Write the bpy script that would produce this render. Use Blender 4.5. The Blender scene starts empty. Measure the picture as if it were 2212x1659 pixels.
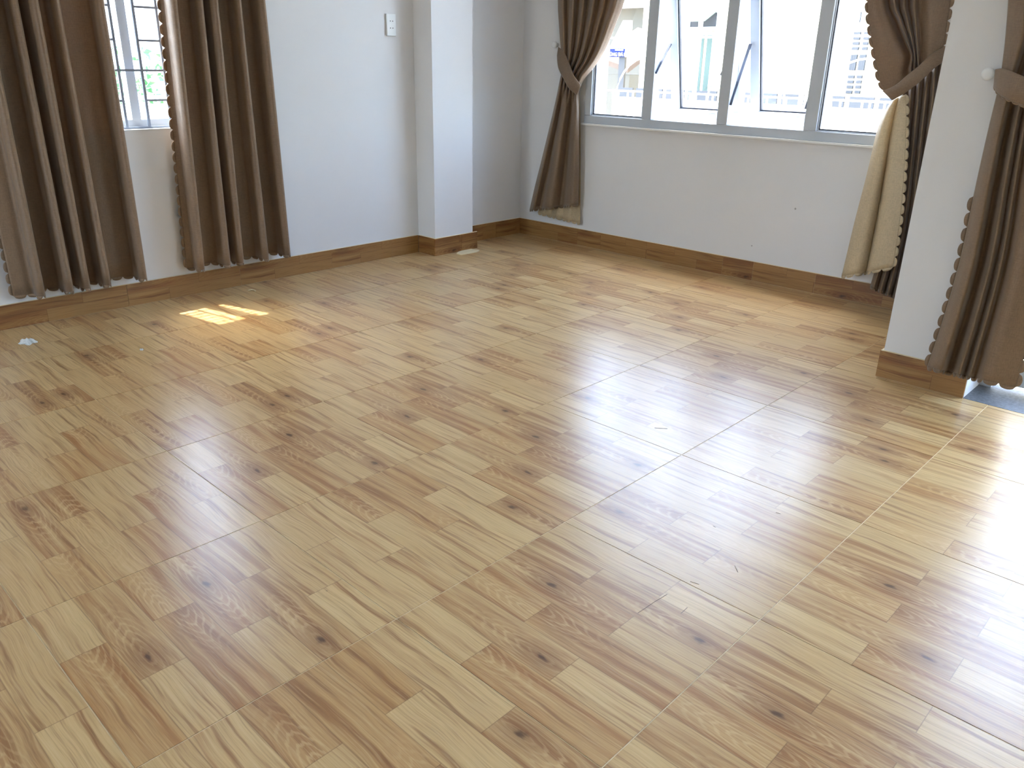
import bpy, bmesh, math, random
from mathutils import Vector, Matrix
random.seed(7)
C = bpy.context.scene.collection
T = 0.6                                   # one floor tile in metres
# ------------------------------------------------------------------ camera
F_PX, YAW, PITCH, ROLL, CX, CY, CZ = 1726.14014, -0.75957, 0.38090, 0.01871, 7.04969, -1.53549, 1.99612
CAM = Vector((CX, CY, CZ)) * T
fw = Vector((math.sin(YAW)*math.cos(PITCH), math.cos(YAW)*math.cos(PITCH), -math.sin(PITCH)))
rt0 = Vector((math.cos(YAW), -math.sin(YAW), 0)); up0 = rt0.cross(fw)
rt = math.cos(ROLL)*rt0 + math.sin(ROLL)*up0
up = -math.sin(ROLL)*rt0 + math.cos(ROLL)*up0
cd = bpy.data.cameras.new('camera'); cam = bpy.data.objects.new('camera', cd); C.objects.link(cam)
cd.sensor_width = 36; cd.lens = F_PX/2212*36; cd.clip_start = 0.05; cd.clip_end = 300
M = Matrix((rt, up, -fw)).transposed().to_4x4(); M.translation = CAM
cam.matrix_world = M
bpy.context.scene.camera = cam
# ------------------------------------------------------------------ world, sun, exposure
sc = bpy.context.scene
sc.view_settings.view_transform = 'Standard'; sc.view_settings.look = 'None'
sc.view_settings.exposure = 2.88; sc.view_settings.gamma = 1; sc.view_settings.use_curve_mapping = False
w = bpy.data.worlds.new('sky'); sc.world = w; w.use_nodes = True
nt = w.node_tree; bg = nt.nodes['Background']
sky = nt.nodes.new('ShaderNodeTexSky'); sky.sky_type = 'NISHITA'; sky.sun_disc = False
SUN_D = Vector((1.0, 0.20, -2.97)).normalized()      # direction the sunlight travels
sky.sun_elevation = math.asin(-SUN_D.z); sky.sun_rotation = math.atan2(-SUN_D.x, -SUN_D.y)
sky.air_density = 1.0; sky.dust_density = 3.0; sky.ozone_density = 1.0
hs = nt.nodes.new('ShaderNodeHueSaturation'); hs.inputs["Saturation"].default_value = 0.95
nt.links.new(sky.outputs[0], hs.inputs['Color']); nt.links.new(hs.outputs[0], bg.inputs[0])
bg.inputs[1].default_value = 0.80
sl = bpy.data.lights.new('sun', 'SUN'); sl.energy = 3.0; sl.angle = 0.012; sl.color = (1.0, 0.96, 0.90)
so = bpy.data.objects.new('sun', sl); C.objects.link(so)
so.rotation_euler = SUN_D.to_track_quat('-Z', 'Y').to_euler()

# ------------------------------------------------------------------ helpers
def ray(px, py):
    return fw + rt*((px-1106)/F_PX) - up*((py-829.5)/F_PX)
def PX(px, py, x):                        # point of the plane x = const (metres) seen at a photo position
    d = ray(px, py); return CAM + d*((x-CAM.x)/d.x)
def PY(px, py, y):
    d = ray(px, py); return CAM + d*((y-CAM.y)/d.y)
def PZ(px, py, z=0):
    d = ray(px, py); return CAM + d*((z-CAM.z)/d.z)

def tag(o, label=None, cat=None, group=None, kind=None):
    if label: o['label'] = label
    if cat: o['category'] = cat
    if group: o['group'] = group
    if kind: o['kind'] = kind
    return o
def empty(name, loc=(0,0,0), **k):
    o = bpy.data.objects.new(name, None); C.objects.link(o); o.location = loc; o.empty_display_size = .1
    return tag(o, **k)
class MB:
    def __init__(s): s.v = []; s.f = []; s.sm = False
    def box(s, a, b):
        x0,y0,z0 = a; x1,y1,z1 = b
        if x0 > x1: x0,x1 = x1,x0
        if y0 > y1: y0,y1 = y1,y0
        if z0 > z1: z0,z1 = z1,z0
        n = len(s.v)
        s.v += [(x0,y0,z0),(x1,y0,z0),(x1,y1,z0),(x0,y1,z0),(x0,y0,z1),(x1,y0,z1),(x1,y1,z1),(x0,y1,z1)]
        s.f += [tuple(n+i for i in q) for q in ((0,3,2,1),(4,5,6,7),(0,1,5,4),(1,2,6,5),(2,3,7,6),(3,0,4,7))]
        return s
    def bar(s, p, q, w, h=None, upv=(0,0,1)):
        h = h or w; p = Vector(p); q = Vector(q); d = (q-p).normalized(); u = Vector(upv)
        if abs(d.dot(u)) > .95: u = Vector((0,1,0)) if abs(d.y) < .9 else Vector((1,0,0))
        a = d.cross(u).normalized(); b = a.cross(d).normalized(); n = len(s.v)
        for c in (p, q):
            for i, j in ((-1,-1),(1,-1),(1,1),(-1,1)): s.v.append(tuple(c + a*(i*w/2) + b*(j*h/2)))
        s.f += [tuple(n+i for i in k) for k in ((0,3,2,1),(4,5,6,7),(0,1,5,4),(1,2,6,5),(2,3,7,6),(3,0,4,7))]
        return s
    def tube(s, pts, r, n=8, caps=True):
        pts = [Vector(p) for p in pts]; rs = r if isinstance(r, (list, tuple)) else [r]*len(pts)
        base = len(s.v); ref = Vector((0,0,1))
        for i, p in enumerate(pts):
            d = (pts[min(i+1, len(pts)-1)] - pts[max(i-1, 0)]).normalized()
            u = ref if abs(d.dot(ref)) < .93 else Vector((1,0,0))
            a = d.cross(u).normalized(); b = a.cross(d)
            for k in range(n):
                t = 2*math.pi*k/n; s.v.append(tuple(p + (a*math.cos(t) + b*math.sin(t))*rs[i]))
        for i in range(len(pts)-1):
            for k in range(n):
                s.f.append((base+i*n+k, base+i*n+(k+1)%n, base+(i+1)*n+(k+1)%n, base+(i+1)*n+k))
        if caps:
            s.f.append(tuple(base+k for k in range(n))[::-1]); s.f.append(tuple(base+(len(pts)-1)*n+k for k in range(n)))
        return s
    def lathe(s, o, axis, prof, n=20):    # prof: (distance along axis, radius)
        o = Vector(o); ax = Vector(axis).normalized()
        return s.tube([o + ax*d for d, r in prof], [max(r, .0004) for d, r in prof], n)
    def build(s, name, mat, parent=None, smooth=False, bevel=0, solid=0, **k):
        me = bpy.data.meshes.new(name); me.from_pydata([tuple(v) for v in s.v], [], s.f); me.update()
        if mat: me.materials.append(mat)
        o = bpy.data.objects.new(name, me); C.objects.link(o)
        if parent:
            o.parent = parent
            off = Vector((0,0,0)); q = parent
            while q: off += q.location; q = q.parent
            if off.length > 0:
                for v in me.vertices: v.co -= off
        if smooth: me.polygons.foreach_set('use_smooth', [True]*len(me.polygons))
        if bevel:
            m = o.modifiers.new('bevel', 'BEVEL'); m.width = bevel; m.segments = 2; m.limit_method = 'ANGLE'
        if solid:
            m = o.modifiers.new('solid', 'SOLIDIFY'); m.thickness = solid; m.offset = 0
        return tag(o, **k)

# ------------------------------------------------------------------ materials
def mat(name):
    m = bpy.data.materials.new(name); m.use_nodes = True
    return m, m.node_tree, m.node_tree.nodes['Principled BSDF']
class N:                                   # tiny node graph helper
    def __init__(s, nt): s.nt = nt
    def put(s, sock, v):
        if hasattr(v, 'is_output') : s.nt.links.new(v, sock)
        else: sock.default_value = v
    def m(s, op, a, b=None, c=None, clamp=False):
        n = s.nt.nodes.new('ShaderNodeMath'); n.operation = op; n.use_clamp = clamp
        s.put(n.inputs[0], a)
        if b is not None: s.put(n.inputs[1], b)
        if c is not None: s.put(n.inputs[2], c)
        return n.outputs[0]
    def xyz(s, x, y, z=0.0):
        n = s.nt.nodes.new('ShaderNodeCombineXYZ'); s.put(n.inputs[0], x); s.put(n.inputs[1], y); s.put(n.inputs[2], z); return n.outputs[0]
    def noise(s, vec, scale=1.0, detail=3.0, rough=.5, dist=0.0):
        n = s.nt.nodes.new('ShaderNodeTexNoise'); n.noise_dimensions = '3D'
        s.put(n.inputs['Vector'], vec); n.inputs['Scale'].default_value = scale; n.inputs['Detail'].default_value = detail
        n.inputs['Roughness'].default_value = rough; n.inputs['Distortion'].default_value = dist; return n.outputs['Fac']
    def white(s, vec):
        n = s.nt.nodes.new('ShaderNodeTexWhiteNoise'); n.noise_dimensions = '3D'; s.put(n.inputs['Vector'], vec); return n.outputs['Value'], n.outputs['Color']
    def ramp(s, v, stops, interp='LINEAR'):
        n = s.nt.nodes.new('ShaderNodeValToRGB'); s.put(n.inputs[0], v); cr = n.color_ramp; cr.interpolation = interp
        while len(cr.elements) < len(stops): cr.elements.new(.5)
        for e, (p, c) in zip(cr.elements, stops): e.position = p; e.color = (*c, 1) if len(c) == 3 else c
        return n.outputs[0]
    def mix(s, f, a, b, mode='MIX'):
        n = s.nt.nodes.new('ShaderNodeMix'); n.data_type = 'RGBA'; n.blend_type = mode
        s.put(n.inputs[0], f); s.put(n.inputs[6], a); s.put(n.inputs[7], b); return n.outputs[2]
    def sep(s, v):
        n = s.nt.nodes.new('ShaderNodeSeparateXYZ'); s.put(n.inputs[0], v); return n.outputs
    def coord(s, which='Object'):
        return s.nt.nodes.new('ShaderNodeTexCoord').outputs[which]
    def smooth(s, v, a, b):
        n = s.nt.nodes.new('ShaderNodeMapRange'); n.interpolation_type = 'SMOOTHSTEP'
        s.put(n.inputs[0], v); n.inputs[1].default_value = a; n.inputs[2].default_value = b; return n.outputs[0]
    def bump(s, h, strength, dist=.001):
        n = s.nt.nodes.new('ShaderNodeBump'); s.put(n.inputs['Height'], h); n.inputs['Strength'].default_value = strength; n.inputs['Distance'].default_value = dist
        return n.outputs[0]
def srgb(r, g, b):
    f = lambda c: ((c/255+.055)/1.055)**2.4 if c > 10 else c/255/12.92
    return (f(r), f(g), f(b))

def wood_tile_mat(name, rough, tone=1.0, floor=True):
    """ceramic tile printed as oak planks: six strips across, one end joint each; coordinates are the tile's own (metres from its corner)"""
    m, nt, b = mat(name); n = N(nt)
    X, Y, Z = n.sep(n.coord())
    x = n.m('DIVIDE', X, T)
    rnd = nt.nodes.new('ShaderNodeObjectInfo').outputs['Random']
    var = n.m('FLOOR', n.m('MULTIPLY', rnd, 3.999))
    if floor:
        y = n.m('DIVIDE', Y, T)
        r6 = n.m('MULTIPLY', y, 6.0)
    else:
        y = n.m('ADD', n.m('DIVIDE', Z, T), n.m('MULTIPLY', var, .1667))
        r6 = n.m('MULTIPLY', n.m('ADD', y, .06), 6.0)
    row = n.m('FLOOR', r6); fr = n.m('SUBTRACT', r6, row)
    par = n.m('MODULO', n.m('ADD', row, 12.0), 2.0)
    joint = n.m('ADD', .36, n.m('MULTIPLY', par, .28))
    side = n.m('GREATER_THAN', x, joint)
    pid = n.m('ADD', n.m('MULTIPLY', row, 2.0), side)
    wv, wc = n.white(n.xyz(pid, var, 3.3))
    wr, wg, wb = n.sep(wc)
    ox = n.m('MULTIPLY', wr, 37.0); oy = n.m('MULTIPLY', wg, 23.0)
    # slow wander of the grain direction
    wob = n.noise(n.xyz(n.m('ADD', n.m('MULTIPLY', x, 2.2), ox), n.m('ADD', n.m('MULTIPLY', y, 2.5), oy), pid), 1, 2)
    yw = n.m('ADD', y, n.m('MULTIPLY', n.m('SUBTRACT', wob, .5), .055))
    def st(sx, sy, det, z, r=.55, dist=0.0):
        return n.noise(n.xyz(n.m('ADD', n.m('MULTIPLY', x, sx), ox), n.m('ADD', n.m('MULTIPLY', yw, sy), oy), z), 1, det, r, dist)
    fine = st(3.2, 150, 4, 1.0, .65); mid = st(1.3, 32, 4, 5.0, .6); broad = st(1.3, 9, 2, 9.0)
    blotch = st(.75, 15, 3, 14.0, .55, .1)
    # knots: one per plank at most, elongated along the grain
    kx = n.m('ADD', .12, n.m('MULTIPLY', wb, .8))
    ky = n.m('ADD', .3, n.m('MULTIPLY', wg, .4))
    dx = n.m('MULTIPLY', n.m('SUBTRACT', x, kx), 11.0)
    dy = n.m('MULTIPLY', n.m('SUBTRACT', fr, ky), 3.6)
    kd = n.m('SQRT', n.m('ADD', n.m('MULTIPLY', dx, dx), n.m('MULTIPLY', dy, dy)))
    kd = n.m('ADD', kd, n.m('MULTIPLY', n.m('SUBTRACT', n.noise(n.xyz(n.m('MULTIPLY', x, 18), n.m('MULTIPLY', y, 50), pid), 1, 2), .5), .8))
    has = n.m('GREATER_THAN', wv, .72)
    knot = n.m('MULTIPLY', n.m('SUBTRACT', 1.0, n.smooth(kd, .05, .42)), has)
    halo = n.m('MULTIPLY', n.m('SUBTRACT', 1.0, n.smooth(kd, .25, 2.0)), has)
    # cathedral figure: rings of the stretched distance
    dx2 = n.m('MULTIPLY', n.m('SUBTRACT', x, kx), 5.0)
    cd_ = n.m('SQRT', n.m('ADD', n.m('MULTIPLY', dx2, dx2), n.m('MULTIPLY', dy, dy)))
    ring = n.m('SINE', n.m('ADD', n.m('MULTIPLY', cd_, 21.0), n.m('MULTIPLY', mid, 16.0)))
    ringm = n.m('MULTIPLY', n.m('MULTIPLY', n.smooth(ring, .2, 1.0), n.m('SUBTRACT', 1.0, n.smooth(cd_, .6, 2.6))), n.smooth(wr, .35, .6))
    # colours
    light = n.ramp(wr, [(0, srgb(186,160,118)), (.35, srgb(196,172,130)), (.7, srgb(178,146,102)), (1, srgb(190,165,124))])
    brown = n.mix(wb, srgb(146,98,56)+(1,), srgb(136,94,56)+(1,))
    v = n.m('ADD', n.m('ADD', n.m('MULTIPLY', blotch, .75), n.m('MULTIPLY', mid, .5)), n.m('MULTIPLY', n.m('SUBTRACT', wv, .5), .14))
    f = n.smooth(v, .58, .80)
    col = n.mix(n.m('MULTIPLY', f, .84), light, brown)
    col = n.mix(n.m('MULTIPLY', n.smooth(broad, .45, .75), .30), col, srgb(160,128,92)+(1,))
    col = n.mix(n.m('MULTIPLY', n.smooth(mid, .54, .68), .55), col, srgb(124,88,58)+(1,))
    col = n.mix(n.m('MULTIPLY', n.smooth(fine, .48, .68), .42), col, srgb(134,104,74)+(1,))
    col = n.mix(n.m('MULTIPLY', n.smooth(fine, .50, .30), .28), col, srgb(214,198,166)+(1,))
    col = n.mix(n.m('MULTIPLY', ringm, .40), col, srgb(206,184,146)+(1,))
    col = n.mix(n.m('MULTIPLY', halo, .50), col, srgb(120,80,52)+(1,))
    col = n.mix(n.m('MULTIPLY', knot, .8), col, srgb(70,46,32)+(1,))
    # thin printed seams between the planks
    e1 = n.m('MINIMUM', fr, n.m('SUBTRACT', 1.0, fr))
    seam = n.m('SUBTRACT', 1.0, n.smooth(e1, .0, .022))
    e2 = n.m('ABSOLUTE', n.m('SUBTRACT', x, joint))
    seam2 = n.m('SUBTRACT', 1.0, n.smooth(e2, .0, .0028))
    sm = n.m('MAXIMUM', n.m('MULTIPLY', seam, .45), n.m('MULTIPLY', seam2, .55))
    col = n.mix(sm, col, srgb(104,74,50)+(1,))
    if tone != 1.0:
        col = n.mix(1.0, col, (tone*1.08, tone*.84, tone*.58, 1), 'MULTIPLY')
    col = n.mix(1.0, col, (1.10, 1.03, .89, 1), 'MULTIPLY')
    nt.links.new(col, b.inputs['Base Color'])
    b.inputs['Roughness'].default_value = rough
    b.inputs['IOR'].default_value = 1.52
    return m
M_TILE = wood_tile_mat('floor_wood_tile', .29)
M_SKIRT = wood_tile_mat('skirting_wood_tile', .42, tone=.56, floor=False)

def plain(name, col, rough=.5, spec=.5, metal=0, noise=0, nscale=40, bump=0, bscale=300):
    m, nt, b = mat(name); n = N(nt)
    b.inputs['Roughness'].default_value = rough; b.inputs['Metallic'].default_value = metal
    b.inputs['Specular IOR Level'].default_value = spec
    if noise:
        f = n.noise(n.coord(), nscale, 4, .6)
        c = n.mix(f, tuple(c*(1-noise) for c in col)+(1,), tuple(min(1, c*(1+noise)) for c in col)+(1,))
        nt.links.new(c, b.inputs['Base Color'])
    else: b.inputs['Base Color'].default_value = (*col, 1)
    if bump: n.put(b.inputs['Normal'], n.bump(n.noise(n.coord(), bscale, 3, .6), bump, .002))
    return m
M_WALL = plain('wall_paint', (.74, .745, .75), .62, .3, noise=.02, nscale=3, bump=.12, bscale=420)
M_CEIL = plain('ceiling_paint', (.78, .78, .77), .8, .2, noise=.01)
M_GROUT = plain('grout', srgb(232,216,182), .9, .2, noise=.08, nscale=60)
M_UPVC = plain('white_upvc', (.50, .54, .58), .35, .5, noise=.01)
M_BLACK = plain('black_rubber', (.02, .02, .03), .5)
M_STEEL = plain('dark_steel_arm', (.10, .11, .14), .35, .5, .7)
M_BARS = plain('grey_blue_painted_steel', (.19, .23, .30), .5, .4)
M_WHITEPLASTIC = plain('white_plastic', (.76, .78, .78), .35)
M_HOLE = plain('dark_hole', (.015, .015, .015), .8)
M_GRANITE_COL = plain('granite_threshold', (.11, .118, .13), .42, .4, noise=.95, nscale=75)
M_WHITEPAINT = plain('white_painted_steel', (.8, .8, .78), .5)
M_FACADE = plain('cream_render', (.58, .48, .31), .9, .1, noise=.03, nscale=2)
M_FACADE2 = plain('darkened_grey_render', (.075, .072, .062), 1, 0, noise=.05, nscale=2)  # darkened far below its own pale tone so daylight leaves it readable
M_WHITEWALL = plain('sunlit_white_render', (.82, .82, .80), .9, .1, noise=.02, nscale=2)
M_SHUTTER = plain('green_grey_glass_far', (.060, .080, .068), 1, 0)  # glass colour darkened to offset the overbright daylight outside
M_GREYSLAT = plain('grey_metal_far', (.052, .054, .057), 1, 0)  # set darker than the metal's own colour against washed-out daylight
M_SIGNBLUE = plain('sign_blue', (.014, .02, .07), 1, 0)  # blue deepened so strong outdoor light doesn't bleach it
M_SIGNWHITE = plain('sign_white', (.85, .85, .85), 1, 0)
M_ROOF = plain('brown_roof_tiles', (.075, .058, .048), 1, 0, noise=.2, nscale=20)  # roof brown darkened to stay visible in the bright exterior
M_STREET = plain('street_concrete', (.42, .41, .38), .9, .1, noise=.08, nscale=3)
M_LEAF = None
def leaf_mat():
    m, nt, b = mat('shrub_leaf'); n = N(nt)
    f = n.noise(n.coord(), 7, 2)
    c = n.ramp(f, [(.3, (.015, .07, .02)), (.55, (.03, .12, .035)), (.75, (.08, .17, .03))])
    nt.links.new(c, b.inputs['Base Color']); b.inputs['Roughness'].default_value = .45
    tr = nt.nodes.new('ShaderNodeBsdfTranslucent'); nt.links.new(c, tr.inputs[0])
    mx = nt.nodes.new('ShaderNodeMixShader'); mx.inputs[0].default_value = .35
    out = nt.nodes['Material Output']
    nt.links.new(b.outputs[0], mx.inputs[1]); nt.links.new(tr.outputs[0], mx.inputs[2]); nt.links.new(mx.outputs[0], out.inputs[0])
    return m
M_LEAF = leaf_mat(); M_TWIG = plain('twig', (.22, .16, .10), .8)
def glass_mat():
    m = bpy.data.materials.new('clear_window_glass'); m.use_nodes = True; nt = m.node_tree
    for x in list(nt.nodes): nt.nodes.remove(x)
    o = nt.nodes.new('ShaderNodeOutputMaterial'); t = nt.nodes.new('ShaderNodeBsdfTransparent'); g = nt.nodes.new('ShaderNodeBsdfGlossy')
    t.inputs[0].default_value = (.96, .975, .965, 1); g.inputs['Roughness'].default_value = .02
    lw_ = nt.nodes.new('ShaderNodeLayerWeight'); lw_.inputs[0].default_value = .5; n = N(nt)
    fres = n.m('ADD', .035, n.m('MULTIPLY', n.m('POWER', lw_.outputs['Facing'], 5.0), .9))
    mx = nt.nodes.new('ShaderNodeMixShader')
    nt.links.new(fres, mx.inputs[0]); nt.links.new(t.outputs[0], mx.inputs[1]); nt.links.new(g.outputs[0], mx.inputs[2]); nt.links.new(mx.outputs[0], o.inputs[0])
    return m
M_GLASS = glass_mat()
def fabric(name, col, trans, tcol, sheen=.35):
    m, nt, b = mat(name); n = N(nt)
    P = n.coord(); x, y, z = n.sep(P)
    weave = n.noise(n.xyz(n.m('MULTIPLY', n.m('ADD', x, y), 260.0), n.m('MULTIPLY', z, 60.0), n.m('MULTIPLY', n.m('SUBTRACT', x, y), 260.0)), 1, 2)
    slub = n.noise(n.xyz(n.m('MULTIPLY', x, 40.0), n.m('MULTIPLY', z, 420.0), n.m('MULTIPLY', y, 40.0)), 1, 3)
    f = n.m('ADD', n.m('MULTIPLY', weave, .5), n.m('MULTIPLY', slub, .5))
    c = n.mix(n.smooth(f, .3, .7), tuple(v*.82 for v in col)+(1,), tuple(v*1.18 for v in col)+(1,))
    nt.links.new(c, b.inputs['Base Color']); b.inputs['Roughness'].default_value = .48; b.inputs['Specular IOR Level'].default_value = .45
    b.inputs['Sheen Weight'].default_value = sheen; b.inputs['Sheen Roughness'].default_value = .4
    n.put(b.inputs['Normal'], n.bump(f, .25, .0008))
    tr = nt.nodes.new('ShaderNodeBsdfTranslucent'); tr.inputs[0].default_value = (*tcol, 1)
    mx = nt.nodes.new('ShaderNodeMixShader'); mx.inputs[0].default_value = trans
    nt.links.new(b.outputs[0], mx.inputs[1]); nt.links.new(tr.outputs[0], mx.inputs[2]); nt.links.new(mx.outputs[0], nt.nodes['Material Output'].inputs[0])
    return m
M_CURT = fabric('taupe_satin_fabric', srgb(130,108,85), .07, (.55, .28, .12))
M_LINING = fabric('cream_lining_fabric', srgb(208,190,156), .22, (.75, .60, .38), .15)

# ------------------------------------------------------------------ dimensions (metres)
XL = .050                       # left wall face
YB = 3.532                      # window wall face
YD = 2.438                      # pier / door wall face
XP0, XP1 = 3.178, 3.508         # pier
XR, YR, ZC = 6.90, -3.60, 2.72  # right wall, rear wall, ceiling
WT = .20
# left window opening, back window opening
LW = (.65*T, 1.80*T, 1.437*T, 2.37)             # y0,y1,z0,z1
BW = (1.06*T, 4.64*T, 1.39*T, 2.50)           # x0,x1,z0,z1
DW = (XP1, 6.05, 0, 2.20)                       # x0,x1,z0,z1

# ------------------------------------------------------------------ floor and its tiles
fl = MB().box((XL-.01, YR, -.06), (XR, YB+.01, -.0012)).build('floor', M_GROUT, label='tiled floor printed as pale oak planks with light grout lines', cat='floor', kind='structure')
tcache = {}
g = .0014
for i in range(0, 12):
    for j in range(-6, 6):
        x0, x1, y0, y1 = i*T+g, (i+1)*T-g, j*T+g, (j+1)*T-g
        lx0, lx1, ly0, ly1 = x0, x1, y0, y1
        if i == 0: lx0 = XL+.002
        if x0 > XR: continue
        lx1 = min(lx1, XR-.002); ly1 = min(ly1, YB-.002)
        if lx1-lx0 < .03: continue
        if j >= 4 and x1 > XP0:               # cut around the pier
            if x0 < XP0: lx1 = XP0-.002
            else:
                if j > 4: continue
                if x0 >= XP0: continue
        if j == 4 and x0 >= XP0: continue
        key = tuple(round(v, 4) for v in (lx0-i*T, lx1-i*T, ly0-j*T, ly1-j*T))
        if key not in tcache:
            me = MB().box((key[0], key[2], -.009), (key[1], key[3], 0))
            o = me.build('tile', M_TILE, fl, bevel=0)
            tcache[key] = o.data
        else:
            o = bpy.data.objects.new('tile', tcache[key]); C.objects.link(o); o.parent = fl
        o.location = (i*T, j*T, 0)
# strip of tiles between y = 2.4 and the door wall
for i in range(5, 12):
    a = max(i*T+g, XP0 if i == 5 else 0); b_ = min((i+1)*T-g, XR-.002)
    if b_-a < .03: continue
    o = MB().box((a-i*T, g, -.009), (b_-i*T, YD-.006-4*T, 0)).build('tile', M_TILE, fl); o.location = (i*T, 4*T, 0)

# ------------------------------------------------------------------ walls and ceiling
mb = MB(); y0,y1,z0,z1 = LW
mb.box((XL-WT, YR, -.06), (XL, y0, ZC)).box((XL-WT, y1, -.06), (XL, YB+WT, ZC)).box((XL-WT, y0, -.06), (XL, y1, z0)).box((XL-WT, y0, z1), (XL, y1, ZC))
mb.build('wall_left', M_WALL, label='white painted wall on the left with the small barred window', cat='wall', kind='structure')
mb = MB(); x0,x1,z0,z1 = BW
mb.box((XL, YB, -.06), (x0, YB+WT, ZC)).box((x1, YB, -.06), (XP0, YB+WT, ZC)).box((x0, YB, -.06), (x1, YB+WT, z0-.012)).box((x0, YB, z1), (x1, YB+WT, ZC))
wb_ = mb.build('wall_back', M_WALL, label='white painted wall under and around the wide window', cat='wall', kind='structure')
MB().box((XP0, YD, -.06), (XP1, YB+WT, ZC)).build('wall_pier', M_WALL, label='white pier between the wide window and the balcony door', cat='wall', kind='structure')
MB().box((.0505, 2.535, -.002), (.222, 2.875, ZC)).build('wall_column', M_WALL, label='white square column standing out of the left wall', cat='column', kind='structure')
x0,x1,z0,z1 = DW
MB().box((x0, YD, z1), (x1, YD+.2, ZC)).box((x1, YD, -.06), (XR+WT, YD+.2, ZC)).build('wall_door', M_WALL, label='white wall around the balcony door', cat='wall', kind='structure')
MB().box((XR, YR, -.06), (XR+WT, YD, ZC)).build('wall_right', M_WALL, label='white wall on the right of the room', cat='wall', kind='structure')
MB().box((XL-WT, YR-WT, -.06), (.8, YR, ZC)).box((1.46, YR-WT, -.06), (XR+WT, YR, ZC)).box((.8, YR-WT, 2.1), (1.46, YR, ZC)).build('wall_rear', M_WALL, label='white wall at the near end of the room with an added opening for fill light', cat='wall', kind='structure')  # opening added in the unseen rear wall to let in fill light
MB().box((XL-WT, YR-WT, ZC), (XR+WT, YB+WT, ZC+.15)).build('ceiling', M_CEIL, label='white ceiling', cat='ceiling', kind='structure')

# ------------------------------------------------------------------ skirting of cut tiles
SH = .115
def skirting(name, label, a, b, out, joints, extra=0):
    """row of cut tiles along a wall from a to b; out = direction into the room; joints = distances of the seams from a"""
    root = empty(name, (0,0,0), label=label, cat='skirting', kind='structure')
    a = Vector(a); b = Vector(b); d = (b-a); L = d.length; d.normalize(); o_ = Vector(out)
    js = [0]+[j for j in joints if 0 < j < L]+[L]
    ang = math.atan2(d.y, d.x)
    for s0, s1 in zip(js[:-1], js[1:]):
        m = MB(); ln = s1-s0
        sgn = 1 if Vector((-d.y, d.x, 0)).dot(o_) > 0 else -1
        m.box((.0006, 0, .0012), (ln-.0006, sgn*(.0112), SH))
        ob = m.build('skirting_tile', M_SKIRT, None); ob.parent = root
        ob.location = a + d*s0; ob.rotation_euler = (0, 0, ang)
    m = MB().box((.001, 0, .0), (L-.001, sgn*.0095, SH+.0014))
    gb = m.build('grout', M_GROUT, None); gb.parent = root; gb.location = a; gb.rotation_euler = (0,0,ang)
    return root
skirting('baseboard_left', 'brown wood-look skirting along the left wall under the curtains', (XL, YR, 0), (XL, 2.5235, 0), (1,0,0), [.59*1-YR-1.8*0-.6*k for k in range(6, -1, -1)] + [.593-YR+.02*0+.625, 1.218+.613-YR])
skirting('baseboard_alcove', 'brown wood-look skirting in the corner behind the column', (XL, 2.915, 0), (XL, YB, 0), (1,0,0), [.35])
skirting('baseboard_column_front', 'brown wood-look skirting across the front of the column', (.222, 2.5235, 0), (.222, 2.9105, 0), (1,0,0), [.24])
skirting('baseboard_column_near', 'brown wood-look skirting on the near side of the column', (.0622, 2.535, 0), (.222, 2.535, 0), (0,-1,0), [])
skirting('baseboard_back', 'brown wood-look skirting under the wide window', (.0622, YB, 0), (XP0, YB, 0), (0,-1,0), [.566, .775, 1.166, 1.733, 1.94, 2.33])
skirting('baseboard_pier', 'brown wood-look skirting at the foot of the pier', (XP0-.0112, YD, 0), (XP1, YD, 0), (0,-1,0), [])
skirting('baseboard_pier_side', 'brown wood-look skirting on the hidden side of the pier', (XP0, YB-.012, 0), (XP0, YD, 0), (-1,0,0), [.5])

# granite threshold
MB().box((XP1, YD-.006, -.05), (DW[1], YD+.26, .001)).build('threshold', M_GRANITE_COL, label='speckled grey granite threshold under the balcony door', cat='threshold', kind='structure')

# ------------------------------------------------------------------ wide back window
win = empty('window_1', (0,0,0), label='wide white window with two middle panels pushed open', cat='window', kind='structure')
x0,x1,z0,z1 = BW
fy0, fy1 = 5.868*T, 5.868*T+.062         # frame depth
xs = [(1.842*T, 1.963*T), (2.742*T, 2.860*T), (3.647*T, 3.770*T)]
zi0, zi1 = 1.475*T, 3.18*T
MB().box((x0, fy0, z0), (x1, fy1, zi0)).build('frame_rail', M_UPVC, win, bevel=.003)
MB().box((x0, fy0, zi1), (x1, fy1, zi1+.07)).build('frame_rail', M_UPVC, win, bevel=.003)
MB().box((x0, fy0, z1-.055), (x1, fy1, z1)).build('frame_rail', M_UPVC, win, bevel=.003)
tx = [x0, 1.963*T-.03, 2.86*T-.03, 3.77*T-.03, x1]          # fixed lights above the sashes
for k in range(5): 
    xa_ = tx[k] if k < 4 else x1-.054
    MB().box((xa_, fy0, zi1+.0705), (xa_+.054, fy1, z1-.0555)).build('mullion', M_UPVC, win)
for k in range(4):
    xa_ = tx[k]+.054; xb_ = tx[k+1] if k < 3 else x1-.054
    MB().box((xa_, fy0+.022, zi1+.07), (xb_, fy0+.027, z1-.055)).build('pane', M_GLASS, win)
MB().box((x0, fy0, zi0+.0005), (1.15*T, fy1, zi1-.0005)).build('frame_post', M_UPVC, win, bevel=.003)
MB().box((4.55*T, fy0, zi0+.0005), (x1, fy1, zi1-.0005)).build('frame_post', M_UPVC, win, bevel=.003)
for a, b_ in xs: MB().box((a, fy0, zi0+.0005), (b_, fy1, zi1-.0005)).build('mullion', M_UPVC, win, bevel=.003)
MB().box((x0-.01, YB-.032, z0-.012), (x1+.01, YB+WT+.03, z0)).build('window_ledge', M_WHITEPAINT, win, bevel=.002)
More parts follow.
